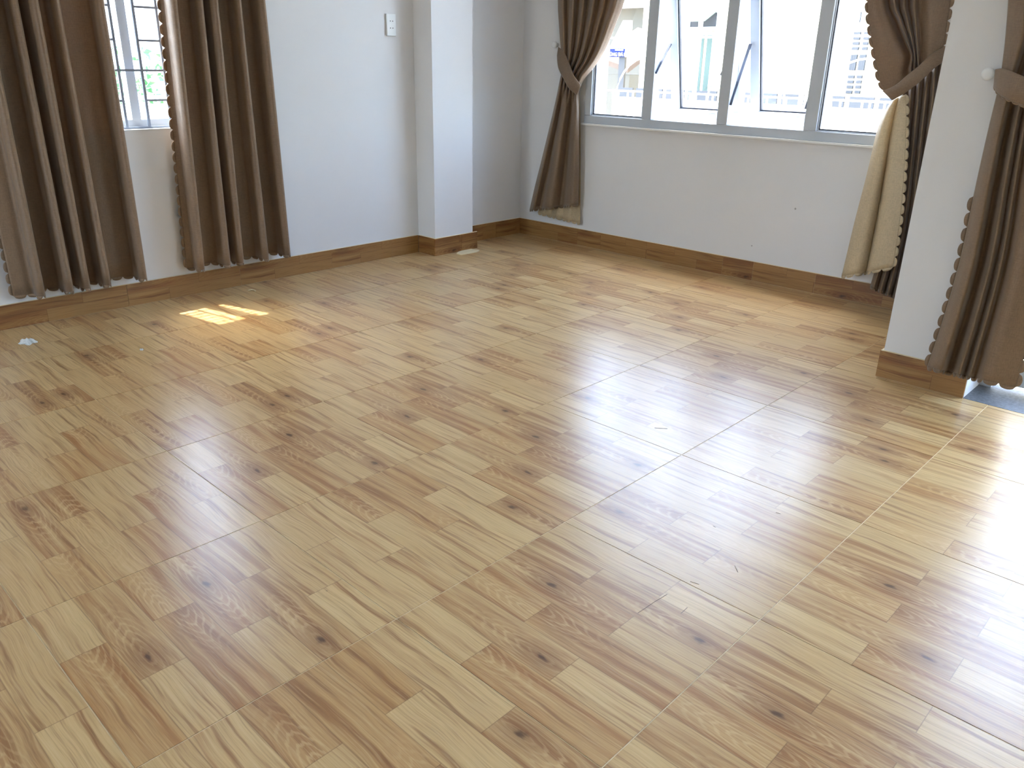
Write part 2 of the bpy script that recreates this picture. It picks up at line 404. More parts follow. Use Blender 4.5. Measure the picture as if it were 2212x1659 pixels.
def ringbox(x0, x1, y0, y1, z0, z1, w):
    return MB().box((x0,y0,z0),(x1,y1,z0+w)).box((x0,y0,z1-w),(x1,y1,z1)).box((x0,y0,z0+w),(x0+w,y1,z1-w)).box((x1-w,y0,z0+w),(x1,y1,z1-w))
for a, b_ in ((1.15*T, 1.842*T), (3.770*T, 4.55*T)):
    ringbox(a, b_, fy0+.012, fy0+.030, zi0, zi1, .007).build('glazing_bead', M_UPVC, win)
    ringbox(a+.007, b_-.007, fy0+.018, fy0+.029, zi0+.007, zi1-.007, .006).build('gasket', M_BLACK, win)
    MB().box((a+.006, fy0+.022, zi0+.006), (b_-.006, fy0+.027, zi1-.006)).build('pane', M_GLASS, win)
def sash(xa, xb, ang):
    """top-hung sash swung outwards about its upper edge"""
    s = MB(); L = zi1-zi0+.03; W_ = xb-xa
    w_ = .058; d = .055
    hinge = Vector((xa, fy0+.030, zi1+.012))
    R_ = Matrix.Rotation(ang, 4, 'X')
    def place(m): m.v = [tuple(R_ @ Vector(v) + hinge) for v in m.v]; return m
    fr = MB().box((0,0,-L),(W_,d,-L+w_)).box((0,0,-w_),(W_,d,0)).box((0,0,-L+w_),(w_,d,-w_)).box((W_-w_,0,-L+w_),(W_,d,-w_))
    so_ = place(fr).build('sash', M_UPVC, win, bevel=.003)
    place(ringbox(w_, W_-w_, .014, .032, -L+w_, -w_, .0075)).build('gasket', M_BLACK, so_)
    place(MB().box((w_, .022, -L+w_), (W_-w_, .027, -w_))).build('pane', M_GLASS, so_)
    h = MB().box((W_*.60, -.012, -L+.022), (W_*.60+.030, 0, -L+.040)).box((W_*.52, -.022, -L+.027), (W_*.60+.026, -.012, -L+.037))
    place(h).build('handle', M_WHITEPLASTIC, so_, bevel=.002)
    return so_
sash(1.950*T, 2.757*T, math.radians(12.0))
sash(2.850*T, 3.660*T, math.radians(14.2))
MB().bar((1.972*T, 5.885*T, 1.93*T), (1.972*T, 6.108*T, 2.217*T), .007, .017, (1,0,0)).build('stay_arm', M_STEEL, win)
MB().bar((2.870*T, 5.885*T, 1.66*T), (2.870*T, 6.135*T, 2.216*T), .007, .017, (1,0,0)).build('stay_arm', M_STEEL, win)
MB().bar((2.735*T, 5.885*T, 1.93*T), (2.735*T, 6.108*T, 2.217*T), .007, .017, (1,0,0)).build('stay_arm', M_STEEL, win)
MB().bar((3.640*T, 5.885*T, 1.66*T), (3.640*T, 6.135*T, 2.216*T), .007, .017, (1,0,0)).build('stay_arm', M_STEEL, win)

# ------------------------------------------------------------------ small left window with its bars
lw = empty('window_2', (0,0,0), label='small white window in the left wall seen between two curtains', cat='window', kind='structure')
y0,y1,z0,z1 = LW
xo = XL-.13
MB().box((xo, y0, z0), (xo+.05, y1, z0+.045)).build('frame_rail', M_UPVC, lw)
MB().box((xo, y0, z1-.045), (xo+.05, y1, z1)).build('frame_rail', M_UPVC, lw)
MB().box((xo, y0, z0+.045), (xo+.05, y0+.045, z1-.045)).build('frame_post', M_UPVC, lw)
MB().box((xo, y1-.045, z0+.045), (xo+.05, y1, z1-.045)).build('frame_post', M_UPVC, lw)
ym = 1.345*T
MB().box((xo, ym-.022, z0+.045), (xo+.05, ym+.022, z1-.045)).build('mullion', M_UPVC, lw)
MB().box((xo+.02, y0+.045, z0+.045), (xo+.025, ym-.022, z1-.045)).build('pane', M_GLASS, lw)
MB().box((xo+.02, ym+.022, z0+.045), (xo+.025, y1-.045, z1-.045)).build('pane', M_GLASS, lw)
MB().box((XL-WT-.02, y0+.001, z0-.0), (XL+.002, y1-.001, z0+.0035)).build('window_ledge', M_UPVC, lw)
gr = empty('window_grille', (0,0,0), label='grey-blue steel security bars across the small left window', cat='window grille')
xb = -.002
vy = [1.05*T-.1116*2, 1.05*T-.1116, 1.05*T, 1.236*T, 1.422*T, 1.608*T, 1.608*T+.1116]
vy = [v for v in vy if y0+.01 < v < y1-.01]
for v in vy:
    MB().box((xb-.005, v-.006, z0+.0036), (xb+.005, v+.006, z1-.001)).build('vertical_bar', M_BARS, gr)
hz = [1.437*T+.008, 1.664*T, 1.895*T, 2.121*T, 2.368*T, 2.6*T, 2.83*T, 3.06*T, 3.29*T]
ed = [y0+.001]+vy+[y1-.001]
for k, z in enumerate(hz):
    for a, b_ in zip(ed[:-1], ed[1:]):
        mid = abs(a-1.236*T) < .01
        if mid and k not in (0, 2, 5): continue
        MB().box((xb-.004, a+.006, z-.005), (xb+.004, b_-.006, z+.005)).build('cross_bar', M_BARS, gr)

# ------------------------------------------------------------------ balcony door
dr = empty('door_1', (0,0,0), label='white framed glass balcony door behind the right curtain', cat='door', kind='structure')
x0,x1,z0,z1 = DW
dy0 = YD+.202
MB().box((x0, dy0, .0015), (x0+.045, dy0+.06, z1)).box((x1-.045, dy0, .0015), (x1, dy0+.06, z1)).box((x0+.045, dy0, z1-.045), (x1-.045, dy0+.06, z1)).build('frame', M_UPVC, dr)
nl = 4; lwid = (x1-x0-.09)/nl
for k in range(nl):
    a = x0+.045+k*lwid+.001; b_ = a+lwid-.002
    lf = ringbox(a, b_, dy0+.005, dy0+.045, .028, z1-.047, .075).build('door_leaf', M_UPVC, dr, bevel=.002)
    MB().box((a+.07, dy0+.022, .10), (b_-.07, dy0+.028, z1-.12)).build('pane', M_GLASS, lf)
    if k in (1, 2):
        hx = b_-.035 if k == 1 else a+.035
        MB().box((hx-.012, dy0-.035, .98), (hx+.012, dy0+.005, 1.10)).build('door_handle', M_WHITEPLASTIC, lf, bevel=.004)

# ------------------------------------------------------------------ curtains
def cr(p0, p1, p2, p3, t):
    return 0.5*((2*p1) + (p2-p0)*t + (2*p0-5*p1+4*p2-p3)*t*t + (3*p1-p0-3*p2+p3)*t**3)
def interp(pts, n):
    out = []; k = len(pts)
    for s in range(k-1):
        a = pts[max(s-1,0)]; b = pts[s]; c = pts[s+1]; d = pts[min(s+2,k-1)]
        for i in range(n): out.append(cr(a, b, c, d, i/n))
    out.append(pts[-1]); return out
def sheet(name, rows, nu, nv, material, parent, **k):
    """cloth from a grid of control points, smoothly interpolated both ways"""
    rr = [interp(r, nu) for r in rows]
    cols = [interp([r[i] for r in rr], nv) for i in range(len(rr[0]))]
    nr = len(cols[0]); nc = len(cols)
    m = MB(); m.v = [tuple(cols[c][r]) for r in range(nr) for c in range(nc)]
    m.f = [(r*nc+c, r*nc+c+1, (r+1)*nc+c+1, (r+1)*nc+c) for r in range(nr-1) for c in range(nc-1)]
    o = m.build(name, material, parent, smooth=True, solid=.0016, **k)
    return o, [cols[c][-1] for c in range(nc)], cols[0], cols[-1], cols
def scallop(name, path, out_fn, pitch, r, material, parent):
    """row of rounded lobes along a cloth edge"""
    acc = [0]
    for a, b in zip(path[:-1], path[1:]): acc.append(acc[-1]+(b-a).length)
    L = acc[-1]; n = max(1, round(L/pitch)); seg = L/n
    def at(s):
        for i in range(len(acc)-1):
            if acc[i+1] >= s or i == len(acc)-2:
                t = (s-acc[i])/max(1e-9, acc[i+1]-acc[i]); return path[i].lerp(path[i+1], min(max(t, 0), 1)), (path[i+1]-path[i]).normalized()
    m = MB(); q = 7
    for i in range(n):
        base = len(m.v); k = q+1
        for j in range(k):
            u = j/q; p, d = at((i+u)*seg); o_ = out_fn(p, d, (i+u)*seg/L)
            m.v.append(tuple(p - o_*.0008)); m.v.append(tuple(p + o_*(r*math.sqrt(max(0, 1-(2*u-1)**2))+.0004)))
        for j in range(q): m.f.append((base+2*j, base+2*j+2, base+2*j+3, base+2*j+1))
    return m.build(name, material, parent, smooth=True, solid=.0016)
DOWN = Vector((0,0,-1))
def pleated(root, wall, axis, out, left, ridges_t, ridges_b, right, ztop, zbot, dval=.016, dap=.140, w=.021):
    """straight curtain: narrow rounded ridges standing out of deep valleys. axis = along wall, out = away from it"""
    rows = []
    for q in range(6):
        t = q/5; z = ztop + (zbot-ztop)*t
        rd = [a + (b-a)*t for a, b in zip(ridges_t, ridges_b)]
        lf = left[0]+(left[1]-left[0])*t; rg = right[0]+(right[1]-right[0])*t
        pts = [(lf, dval+.030), (lf+(rd[0]-lf)*.5, dval+.045)]
        for i, s in enumerate(rd):
            jit = .010*math.sin(3.1*i+1.7*t*2)
            A = dap + jit
            if i: pts.append((s-w*1.0, dval+.012))
            pts += [(s-w*.80, A*.50), (s-w*.85, A*.84), (s-w*.1, A), (s+w*.75, A*.88), (s+w*.8, A*.5)]
            if i < len(rd)-1:
                nx = rd[i+1]; gap = nx-s
                pts += [(s+w*1.1, dval+.010), (s+gap*.5, dval + .012*math.sin(i*2.3+q))]
        pts += [(rg, dval+.03)]
        row = []
        for s, d in pts: row.append(wall + axis*s + out*d + Vector((0,0,z)))
        rows.append(row)
    o, hem, le, re_, cols = sheet('drape', rows, 4, 5, M_CURT, root)
    scallop('scalloped_hem', hem, lambda p, d, u: DOWN, .054, .016, M_CURT, root)
    scallop('scalloped_edge', le, lambda p, d, u: -axis, .054, .016, M_CURT, root)
    return o
ZB = .275*T - .008
cA = empty('curtain', (XL+.06, .3, ZB), label='brown pleated curtain hanging on the near side of the small left window', cat='curtain', group='curtains')
pleated(cA, Vector((XL, 0, 0)), Vector((0,1,0)), Vector((1,0,0)), (.13*T, .12*T), [.285*T,.492*T,.608*T,.749*T,1.055*T], [.281*T,.486*T,.614*T,.774*T,1.068*T], (1.10*T, 1.125*T), 2.70, ZB+.004)
cB = empty('curtain', (XL+.06, 1.2, ZB), label='brown pleated curtain between the small left window and the socket', cat='curtain', group='curtains')
pleated(cB, Vector((XL, 0, 0)), Vector((0,1,0)), Vector((1,0,0)), (1.655*T, 1.50*T), [1.665*T,1.883*T,1.979*T,2.176*T,2.36*T], [1.578*T,1.823*T,1.955*T,2.207*T,2.44*T], (2.42*T, 2.51*T), 2.70, ZB+.002)

def grid(rows, dep, wallY, warp=None, dep2=None, n2=99):
    """rows: (xl,yl,xr,yr,base,amp) in photo pixels + metres off the wall; dep: fold pattern 0..1 per column"""
    out = []; K = len(dep)
    for ri, r in enumerate(rows):
        xl,yl,xr,yr,b0,am = r[:6]
        if ri >= n2: dep = dep2
        wp = r[6] if len(r) > 6 else (warp or [i/(K-1) for i in range(K)])
        out.append([PY(xl+(xr-xl)*wp[i], yl+(yr-yl)*wp[i], wallY-b0-am*dep[i]) for i in range(K)])
    return out
def top_row(xa, xb, dep, wallY, b0, am, z=2.70):
    K = len(dep); return [Vector((xa+(xb-xa)*i/(K-1), wallY-b0-am*dep[i], z)) for i in range(K)]
def band(root, up_pts, lo_pts, wallY, deps, scal=None, name='tieback'):
    n = len(up_pts); rows = []
    for f in (0, .33, .67, 1):
        rows.append([PY(u[0]+(l[0]-u[0])*f, u[1]+(l[1]-u[1])*f, wallY-d-.010*math.sin(math.pi*f)) for u, l, d in zip(up_pts, lo_pts, deps)])
    o, hem, le, re_, cols = sheet(name, rows, 6, 4, M_CURT, root)
    if scal: scallop('scalloped_edge', hem, lambda p, d, u: DOWN, .030, .006, M_CURT, root)
    return o
def knob(p, label):
    k = empty('curtain_holdback', p, label=label, cat='curtain hook')
    MB().lathe(p, (0,-1,0), [(0, .011), (.004, .011), (.005, .007), (.026, .007)], 16).build('stem', M_WHITEPLASTIC, k, smooth=True)
    MB().lathe(p, (0,-1,0), [(.026, .012), (.027, .0205), (.033, .0215), (.040, .020), (.0425, .014), (.043, .0005)], 22).build('knob', M_WHITEPLASTIC, k, smooth=True)

# --- left curtain of the wide window
cC = empty('curtain', (.45, YB-.06, .17), label='brown curtain tied back at the left side of the wide window', cat='curtain', group='curtains')
dep = [0,.7,.1,1,.15,.9,.1,1,.2,.8,.25,1,.7,.2]
rows = [top_row(.60*T, 1.98*T, dep, YB, .025, .085)]
rows += grid([(1205,-130,1374,-130,.03,.075),(1205,0,1349,0,.03,.075),(1207,45,1333,45,.03,.07),(1210,88,1311,100,.032,.065),(1213,115,1289,138,.034,.055),
              (1216,133,1263,170,.036,.045),(1214,152,1253,190,.036,.04),(1209,175,1251,203,.034,.045),(1201,215,1251,235,.032,.055),
              (1187,275,1251,280,.028,.07),(1170,345,1251,345,.026,.08),(1155,405,1250,400,.026,.085),(1144,453,1249,441,.026,.085)], dep, YB, dep2=[.2,.9,.5,.15,.75,1,.9,.5,0,0,.6,1,.9,.5], n2=8)
o, hem, le, re_, cols = sheet('drape', rows, 6, 5, M_CURT, cC)
scallop('scalloped_hem', hem, lambda p, d, u: DOWN, .054, .016, M_CURT, cC)
dl = [0,.8,.1,.9,.1,1,.1,1]
rows = grid([(1226,190,1251,205,.008,.014),(1218,240,1253,245,.006,.016),(1200,330,1254,335,.006,.016),(1180,410,1254,425,.006,.018),(1162,459,1253,482,.006,.030)], dl, YB)
o, hem, le, re_, cols = sheet('lining', rows, 6, 5, M_LINING, cC, label='cream lining hanging below the brown fabric')
scallop('scalloped_hem', hem, lambda p, d, u: DOWN, .054, .016, M_LINING, cC)
band(cC, [(1206,101),(1219,113),(1231,140),(1242,166),(1256,184)], [(1203,120),(1206,146),(1217,170),(1230,192),(1246,205)], YB, [.036,.070,.100,.108,.085])
knob(PY(1205,97,YB), 'white round curtain knob left of the wide window')

# --- right curtain of the wide window
cD = empty('curtain', (2.65, YB-.08, .16), label='brown curtain with a scalloped edge tied back at the right side of the wide window', cat='curtain', group='curtains')
dep = [.9,1,.95,.75,0,.8,.05,.8,.1,.8,.3,.6,.55,.4]
w0 = [0,.06,.12,.19,.26,.32,.38,.44,.50,.56,.63,.75,.88,1]
wa = [0,.08,.17,.26,.35,.40,.44,.49,.54,.59,.65,.76,.88,1]
w1 = [0,.10,.22,.33,.44,.48,.51,.54,.58,.61,.66,.77,.88,1]
wb = [0,.13,.27,.40,.51,.53,.55,.57,.59,.62,.66,.77,.88,1]
w2 = [0,.10,.20,.30,.40,.44,.47,.50,.54,.58,.65,.76,.88,1]
rows = [top_row(3.45*T, 4.86*T, dep, YB, .05, .09)]
rows += grid([(1868,-130,2075,-130,.05,.09,w0),(1874,0,2054,0,.05,.09,w0),(1878,50,2047,40,.05,.09,wa),(1885,95,2042,78,.05,.085,w1),(1893,140,2038,100,.05,.07,wb),
              (1903,182,2037,118,.048,.055,w1),(1926,214,2034,130,.045,.045,w2)], dep, YB)
o, hem, le, re_, cols = sheet('drape', rows, 6, 5, M_CURT, cD)
side = Vector((-1,0,0))
scallop('scalloped_edge', le[:int(len(le)*.93)], lambda p, d, u: side, .054, .016, M_CURT, cD)
scallop('scalloped_edge', re_[:int(len(re_)*.93)], lambda p, d, u: -side, .054, .016, M_CURT, cD)
dl = [.5,.9,.3,1,.05,.9,.0,.8,.05,.9,.1,.8]
rows = grid([(1945,206,2037,128,.036,.045),(1940,250,2030,220,.03,.06),(1930,360,2014,350,.028,.07),(1912,500,1996,500,.026,.075),(1880,618,1965,652,.026,.08)], dl, YB)
o, hem, le, re_, cols = sheet('drape', rows, 6, 6, M_CURT, cD)
scallop('scalloped_hem', hem, lambda p, d, u: DOWN, .054, .016, M_CURT, cD)
# reversed leading flap: cream lining side out
dl = [.2,.8,1,.8,.15,.05,.85,1,.9]
wq = [0,.10,.22,.36,.46,.48,.56,.78,1]
rows = grid([(1928,216,1957,204,.060,.03,wq),(1913,238,1957,236,.075,.04,wq),(1894,285,1957,290,.085,.05,wq),(1873,375,1953,372,.09,.06,wq),
             (1846,480,1944,476,.09,.065,wq),(1818,597,1929,577,.09,.065,wq)], dl, YB)
o, hem, le, re_, cols = sheet('lining', rows, 6, 6, M_LINING, cD, label='cream reverse side of the curtain turned outwards')
scallop('scalloped_hem', hem, lambda p, d, u: DOWN, .054, .016, M_LINING, cD)
scallop('scalloped_edge', re_, lambda p, d, u: -side, .054, .016, M_LINING, cD)
band(cD, [(1906,196),(1934,184),(1960,162),(1985,142),(2012,117),(2052,94)], [(1927,217),(1950,204),(1976,186),(2000,165),(2024,143),(2056,124)], YB, [.105,.135,.145,.140,.120,.07])
knob(PY(2058,104,YB), 'white round curtain knob hidden behind the pier edge')

# --- curtain on the pier, beside the balcony door
cE = empty('curtain', (3.5, YD-.08, .12), label='brown curtain tied back on the front of the pier beside the balcony door', cat='curtain', group='curtains')
dep = [.2,.75,.9,0,.1,.8,.05,.7,.25,.9,1,.9,.8,.7]
rows = [[Vector((3.345+i*.085, YD-.03-.08*dep[i], 2.70)) for i in range(14)]]
wE = [0,.08,.16,.22,.29,.36,.42,.48,.54,.62,.71,.80,.90,1]
rows += grid([(2183,-120,2460,-120,.03,.075,wE),(2178,0,2440,0,.03,.075,wE),(2172,80,2400,80,.032,.07,wE),(2165,140,2330,165,.036,.06,wE),(2160,170,2300,215,.04,.055,wE),
              (2153,205,2295,250,.036,.06,wE),(2136,275,2290,300,.03,.075,wE),(2108,400,2280,410,.03,.085,wE),(2076,552,2262,560,.03,.09,wE),(2040,680,2232,690,.03,.09,wE),(2003,792,2194,836,.03,.09,wE)], dep, YD)
for r, s in ((11, .0),):
    for i, v in enumerate(rows[r]):
        u = i/13
        v.z = rows[r][i].z
o, hem, le, re_, cols = sheet('drape', rows, 6, 6, M_CURT, cE)
scallop('scalloped_hem', hem, lambda p, d, u: DOWN, .054, .016, M_CURT, cE)
nb = int(len(le)*.74)
scallop('scalloped_edge', le[nb:], lambda p, d, u: side, .054, .016, M_CURT, cE)
scallop('scalloped_edge', re_, lambda p, d, u: -side, .054, .016, M_CURT, cE)
rows = [[v + Vector((.02,.012,-.008)) for v in (hem[int(k*(len(hem)-1)/9)] + Vector((0,0,dz)) for k in range(9))] for dz in (.5,.3,.12,.0)]
band(cE, [(2150,150),(2166,148),(2190,156),(2225,171),(2300,200)], [(2146,186),(2157,203),(2182,217),(2222,232),(2300,255)], YD, [.036,.085,.135,.150,.14], scal=True)
knob(PY(2140,160,YD), 'white round curtain knob on the front of the pier')

# ------------------------------------------------------------------ socket on the left wall
pa = PX(834,30,XL); pb = PX(853,79,XL)
sy0, sy1, sz0, sz1 = 3.872*T, 3.985*T, 2.236*T, 2.437*T
sk = empty('wall_socket', (XL, (sy0+sy1)/2, (sz0+sz1)/2), label='white double wall socket beside the column', cat='socket')
MB().box((XL, sy0, sz0), (XL+.014, sy1, sz1)).build('faceplate', M_WHITEPLASTIC, sk, bevel=.002)
for z in (sz0+.36*(sz1-sz0), sz0+.68*(sz1-sz0)):
    for yy in ((sy0+sy1)/2-.008, (sy0+sy1)/2+.010):
        MB().lathe((XL+.0132, yy, z), (1,0,0), [(0,.003),(.0012,.003)], 10).build('pin_hole', M_HOLE, sk)

# ------------------------------------------------------------------ small litter on the floor
M_SCRAP = plain('crumpled_white_film', (.62, .66, .66), .4); M_PUTTY = plain('cream_putty', (.72, .62, .40), .9, noise=.1, nscale=80)
def crumple(name, c, w_, d_, h, mtl, seed, n=9, **k):
    rnd = random.Random(seed); m = MB()
    hts = [[rnd.random() for _ in range(n)] for _ in range(n)]
    for i in range(n):
        for j in range(n):
            u, v = i/(n-1)*2-1, j/(n-1)*2-1; r = math.hypot(u, v)
            s = 1 if r < 1e-6 else max(abs(u), abs(v))/r
            e = 1 + .22*math.sin(5*math.atan2(v, u)+seed) if r > 0 else 1
            z = .0006 + h*max(0, 1-max(abs(u), abs(v)))**.5*hts[i][j]
            m.v.append((c[0]+u*s*e*w_/2, c[1]+v*s*e*d_/2, z))
    m.f = [(i*n+j, (i+1)*n+j, (i+1)*n+j+1, i*n+j+1) for i in range(n-1) for j in range(n-1)]
    return m.build(name, mtl, None, solid=.0008, **k)
crumple('plastic_scrap', PZ(60,739), .090, .065, .020, M_SCRAP, 3, label='crumpled white plastic scrap on the floor under the near curtain', cat='litter')
crumple('paper_crumb', PZ(306,756), .020, .014, .010, M_SCRAP, 8, 5, label='tiny white paper crumb on the floor left of the sun patch', cat='litter')
pc = PZ(545,628)
MB().tube([pc+Vector((-.006,-.022,.004)), pc+Vector((.0,-.004,.007)), pc+Vector((.004,.006,.005)), pc+Vector((.018,.006,.003)), pc+Vector((.030,.002,.002))], .0028, 6).build('plastic_clip', M_PUTTY, None, smooth=True, label='small bent pale clip on the floor near the left skirting', cat='litter')
m = MB()
q = [PZ(*p) for p in ((986,549),(990,545),(1002,541),(1013,538),(1022,539),(1030,540),(1036,542),(1030,545),(1016,548),(1003,550),(995,551))]
m.v = [(v.x, v.y, .0004) for v in q]+[(v.x, v.y, .0045) for v in q]; k = len(q)
m.f = [tuple(range(k, 2*k))]+[(i, (i+1) % k, k+(i+1) % k, k+i) for i in range(k)]
m.build('putty_patch', M_PUTTY, None, label='cream lump of dried putty at the foot of the column', cat='litter')
# scratches on the glazed tiles
M_SCR = plain('dark_scuff', (.16,.12,.09), .6)
for pts in (((1378,1324),(1392,1315),(1412,1301),(1441,1284)),((1491,1256),(1510,1262)),((1587,1222),(1594,1236)),((1471,1325),(1485,1312)),((1676,1107),(1686,1110)),((1541,1136),(1546,1139)),((1414,924),(1442,926)),((704,1276),(708,1277))):
    MB().tube([PZ(a_, b_, .0004) for a_, b_ in pts], .0006, 4).build('scratch', M_SCR, fl)
# faint specks on the back wall
M_SPECK = plain('grey_mark', (.38,.37,.37), .8)
for px, py, r in ((1718,451,.006),(1624,531,.0045)):
    MB().lathe(PY(px, py, YB-.0003), (0,-1,0), [(0,r),(.0008,r*.8)], 8).build('wall_mark', M_SPECK, wb_)

# ------------------------------------------------------------------ outside: left (shrub, parapet, white house)
MB().box((-1.05, -3, -3), (-.90, 5, 1.545*T)).build('parapet', M_WHITEWALL, label='white parapet outside the small left window', cat='wall', kind='structure')
fn = empty('metal_railing', (-.98, 1.2, .927), label='pale metal railing on the parapet outside the small left window', cat='railing')
for z in (1.62*T, 1.95*T, 2.25*T): MB().box((-.99, -1, z-.008), (-.97, 4, z+.008)).build('rail', M_WHITEPAINT, fn)
for k in range(5): MB().box((-.99, -1+k*1.2, .927), (-.97, -.98+k*1.2, 2.25*T+.008)).build('post', M_WHITEPAINT, fn)
sh = empty('shrub', (-1.75, 1.70, -3.0), label='leafy green shrub outside the small left window', cat='shrub')
rn = random.Random(5); st = MB(); lf = MB()
for b_ in range(26):
    p = Vector((-1.75+rn.uniform(-.15,.15), 1.70+rn.uniform(-.22,.22), -3.0 if b_ < 4 else rn.uniform(-.6,.2)))
    d = Vector((rn.uniform(-.35,.3), rn.uniform(-.45,.45), 1)).normalized(); L = 4.7 if b_ < 4 else rn.uniform(.9, 1.5)
    if b_ < 4: d = Vector((rn.uniform(-.03,.03), rn.uniform(-.02,.05), 1)).normalized()
    pts = [p]; 
    for s_ in range(8):
        d = (d + Vector((rn.uniform(-.1,.1), rn.uniform(-.1,.1), 0))).normalized(); pts.append(pts[-1]+d*L/8)
    st.tube(pts, [.014*(1-.09*i) for i in range(9)], 5)
    for i in range(1, 9):
        if pts[i].z < .2: continue
        for _ in range(13):
            c = pts[i] + Vector((rn.uniform(-.13,.13), rn.uniform(-.13,.13), rn.uniform(-.09,.09)))
            a = Vector((rn.uniform(-1,1), rn.uniform(-1,1), rn.uniform(-.7,.5))).normalized(); s2 = rn.uniform(.035,.075)
            bb = a.cross(Vector((rn.uniform(-1,1), rn.uniform(-1,1), rn.uniform(.2,1)))).normalized()
            n0 = len(lf.v); nn = a.cross(bb)*s2*.12
            lf.v += [tuple(c), tuple(c+a*s2*.5+bb*s2*.30-nn), tuple(c+a*s2*1.1), tuple(c+a*s2*.5-bb*s2*.30-nn)]
            lf.f.append((n0, n0+1, n0+2, n0+3))
st.build('stems', M_TWIG, sh); lf.build('foliage', M_LEAF, sh, kind='stuff')
hs_ = empty('house', (-9.0, 1.5, -3), label='sunlit white house beyond the small left window', cat='house')
MB().box((-14, -4, -3), (-9.2, 8, 2.6)).build('wall', M_WHITEWALL, hs_)
ob = MB().box((-9.2, 1.9, -.2), (-9.15, 2.9, 1.1)).build('window', M_UPVC, hs_)
MB().box((-9.149, 1.98, -.12), (-9.14, 2.82, 1.02)).build('pane', M_SHUTTER, ob)
# ------------------------------------------------------------------ outside: behind the wide window
gy = 6.80*T
gl = empty('balcony_grille', (1.7, gy, -.05), label='white ornamental steel grille outside the wide window', cat='window grille')
zr = PY(1503,203,gy).z
gx0, gx1 = .3, 3.1
for z, hh in ((zr, .012), (.75, .012), (PY(1330,82,gy).z, .014)): MB().box((gx0, gy-.008, z-hh/2), (gx1, gy+.008, z+hh/2)).build('rail', M_WHITEPAINT, gl)
xx0 = PY(1509,100,gy).x; xx1 = PY(1310,130,gy).x; per = xx0-xx1
for k in range(-1, 4):
    x = xx1 + k*per
    if gx0 <= x <= gx1: MB().box((x-.011, gy-.011, -.05), (x+.011, gy+.011, 2.4)).build('post', M_WHITEPAINT, gl)
kk = 0; x = gx0+.02
while x < gx1:
    MB().box((x-.005, gy-.005, .75), (x+.005, gy+.005, zr)).build('baluster', M_WHITEPAINT, gl)
    x += .085 if kk % 2 else .045; kk += 1
for k in range(-1, 3):
    cx = xx1 + (k+.5)*per; r = per*.36
    pts = [Vector((cx+r*math.cos(a), gy, PY(1533,123,gy).z-r+r*math.sin(a))) for a in [math.pi*i/14 for i in range(15)]]
    MB().tube(pts, .006, 6).build('arch', M_WHITEPAINT, gl, smooth=True)
# facade across the street
FY = 28*T
fc = empty('street_building', (0, FY, -6), label='cream building across the street beyond the wide window', cat='building')
xl_ = PY(1385,100,FY).x
MB().box((xl_, FY, -6), (9.0, FY+4, 7.5)).build('wall', M_FACADE, fc)
def rect(px0, py0, px1, py1, y):
    a = PY(px0, py1, y); b = PY(px1, py0, y); return a.x, b.x, a.z, b.z
# window with a propped awning pane above a tall lower pane
a, b_, c_, d_ = rect(1492, 25, 1553, 62, FY); 
wf = ringbox(a-.08, b_+.08, FY-.06, FY+.02, c_-.05, d_+.06, .08).build('window', M_UPVC, fc)
MB().box((a, FY-.03, c_), (b_, FY-.02, d_)).build('pane', M_GREYSLAT, wf)
aw = MB(); z1_ = d_; z0_ = c_+.12
aw.v = [(a, FY-.07, z1_), (b_, FY-.07, z1_), (b_, FY-.55, z0_), (a, FY-.55, z0_), (a, FY-.10, z1_+.0), (b_, FY-.10, z1_), (b_, FY-.58, z0_), (a, FY-.58, z0_)]
aw.f = [(0,1,2,3),(7,6,5,4),(0,4,5,1),(1,5,6,2),(2,6,7,3),(3,7,4,0)]
aw.build('awning_pane', M_SHUTTER, wf)
a, b_, c_, d_ = rect(1499, 76, 1543, 196, FY)
wf = ringbox(a-.07, b_+.07, FY-.06, FY+.02, c_-.07, d_+.07, .07).build('window', M_UPVC, fc)
mxx = (a+b_)/2
for u, v in ((a, mxx-.04), (mxx+.04, b_)): MB().box((u, FY-.03, c_), (v, FY-.02, d_)).build('pane', M_SHUTTER, wf)
# louvred shutters at the right
for (qa, qb) in (((1846,1861),(1839,1853)), ((1868,1880),(1858,1870))):
    for k in range(4):
        a, b_, c_, d_ = rect(qa[0]-k*1.6, 69+k*11, qa[1]-k*1.6, 75+k*11, FY); MB().box((a, FY-.05, c_), (b_, FY, d_)).build('slat', M_GREYSLAT, fc)
        a, b_, c_, d_ = rect(qb[0]-6-k*1.6, 163+k*11, qb[1]-6-k*1.6, 169+k*11, FY); MB().box((a, FY-.05, c_), (b_, FY, d_)).build('slat', M_GREYSLAT, fc)
    for k in range(3):
        a, b_, c_, d_ = rect(qb[0]+k*4.5, 118, qb[0]+k*4.5+1.3, 152, FY); MB().box((a, FY-.05, c_), (b_, FY, d_)).build('slat', M_GREYSLAT, fc)
a, b_, c_, d_ = rect(1850, 18, 1872, 56, FY); wf = ringbox(a, b_, FY-.05, FY+.01, c_, d_, .06).build('window', M_UPVC, fc); MB().box((a+.06, FY-.03, c_+.06), (b_-.06, FY-.02, d_-.06)).build('pane', M_GREYSLAT, wf)
# grey panelled band at its foot
ya = FY-.3
zt = PY(1700,203,ya).z; zb_ = PY(1700,226,ya).z
x = PY(1330,210,ya).x
bnd = empty('street_wall', (x, ya, -6), label='low wall with grey panels across the street', cat='wall')
MB().box((x, ya-.05, -6), (9, ya, zb_)).build('base', M_WHITEWALL, bnd)
k = 0
while x < 6:
    w_ = .82 if k % 2 else .55
    MB().box((x+.05, ya-.06, zb_), (x+w_, ya-.02, zt)).build('panel', M_GREYSLAT, bnd); x += w_+.06; k += 1
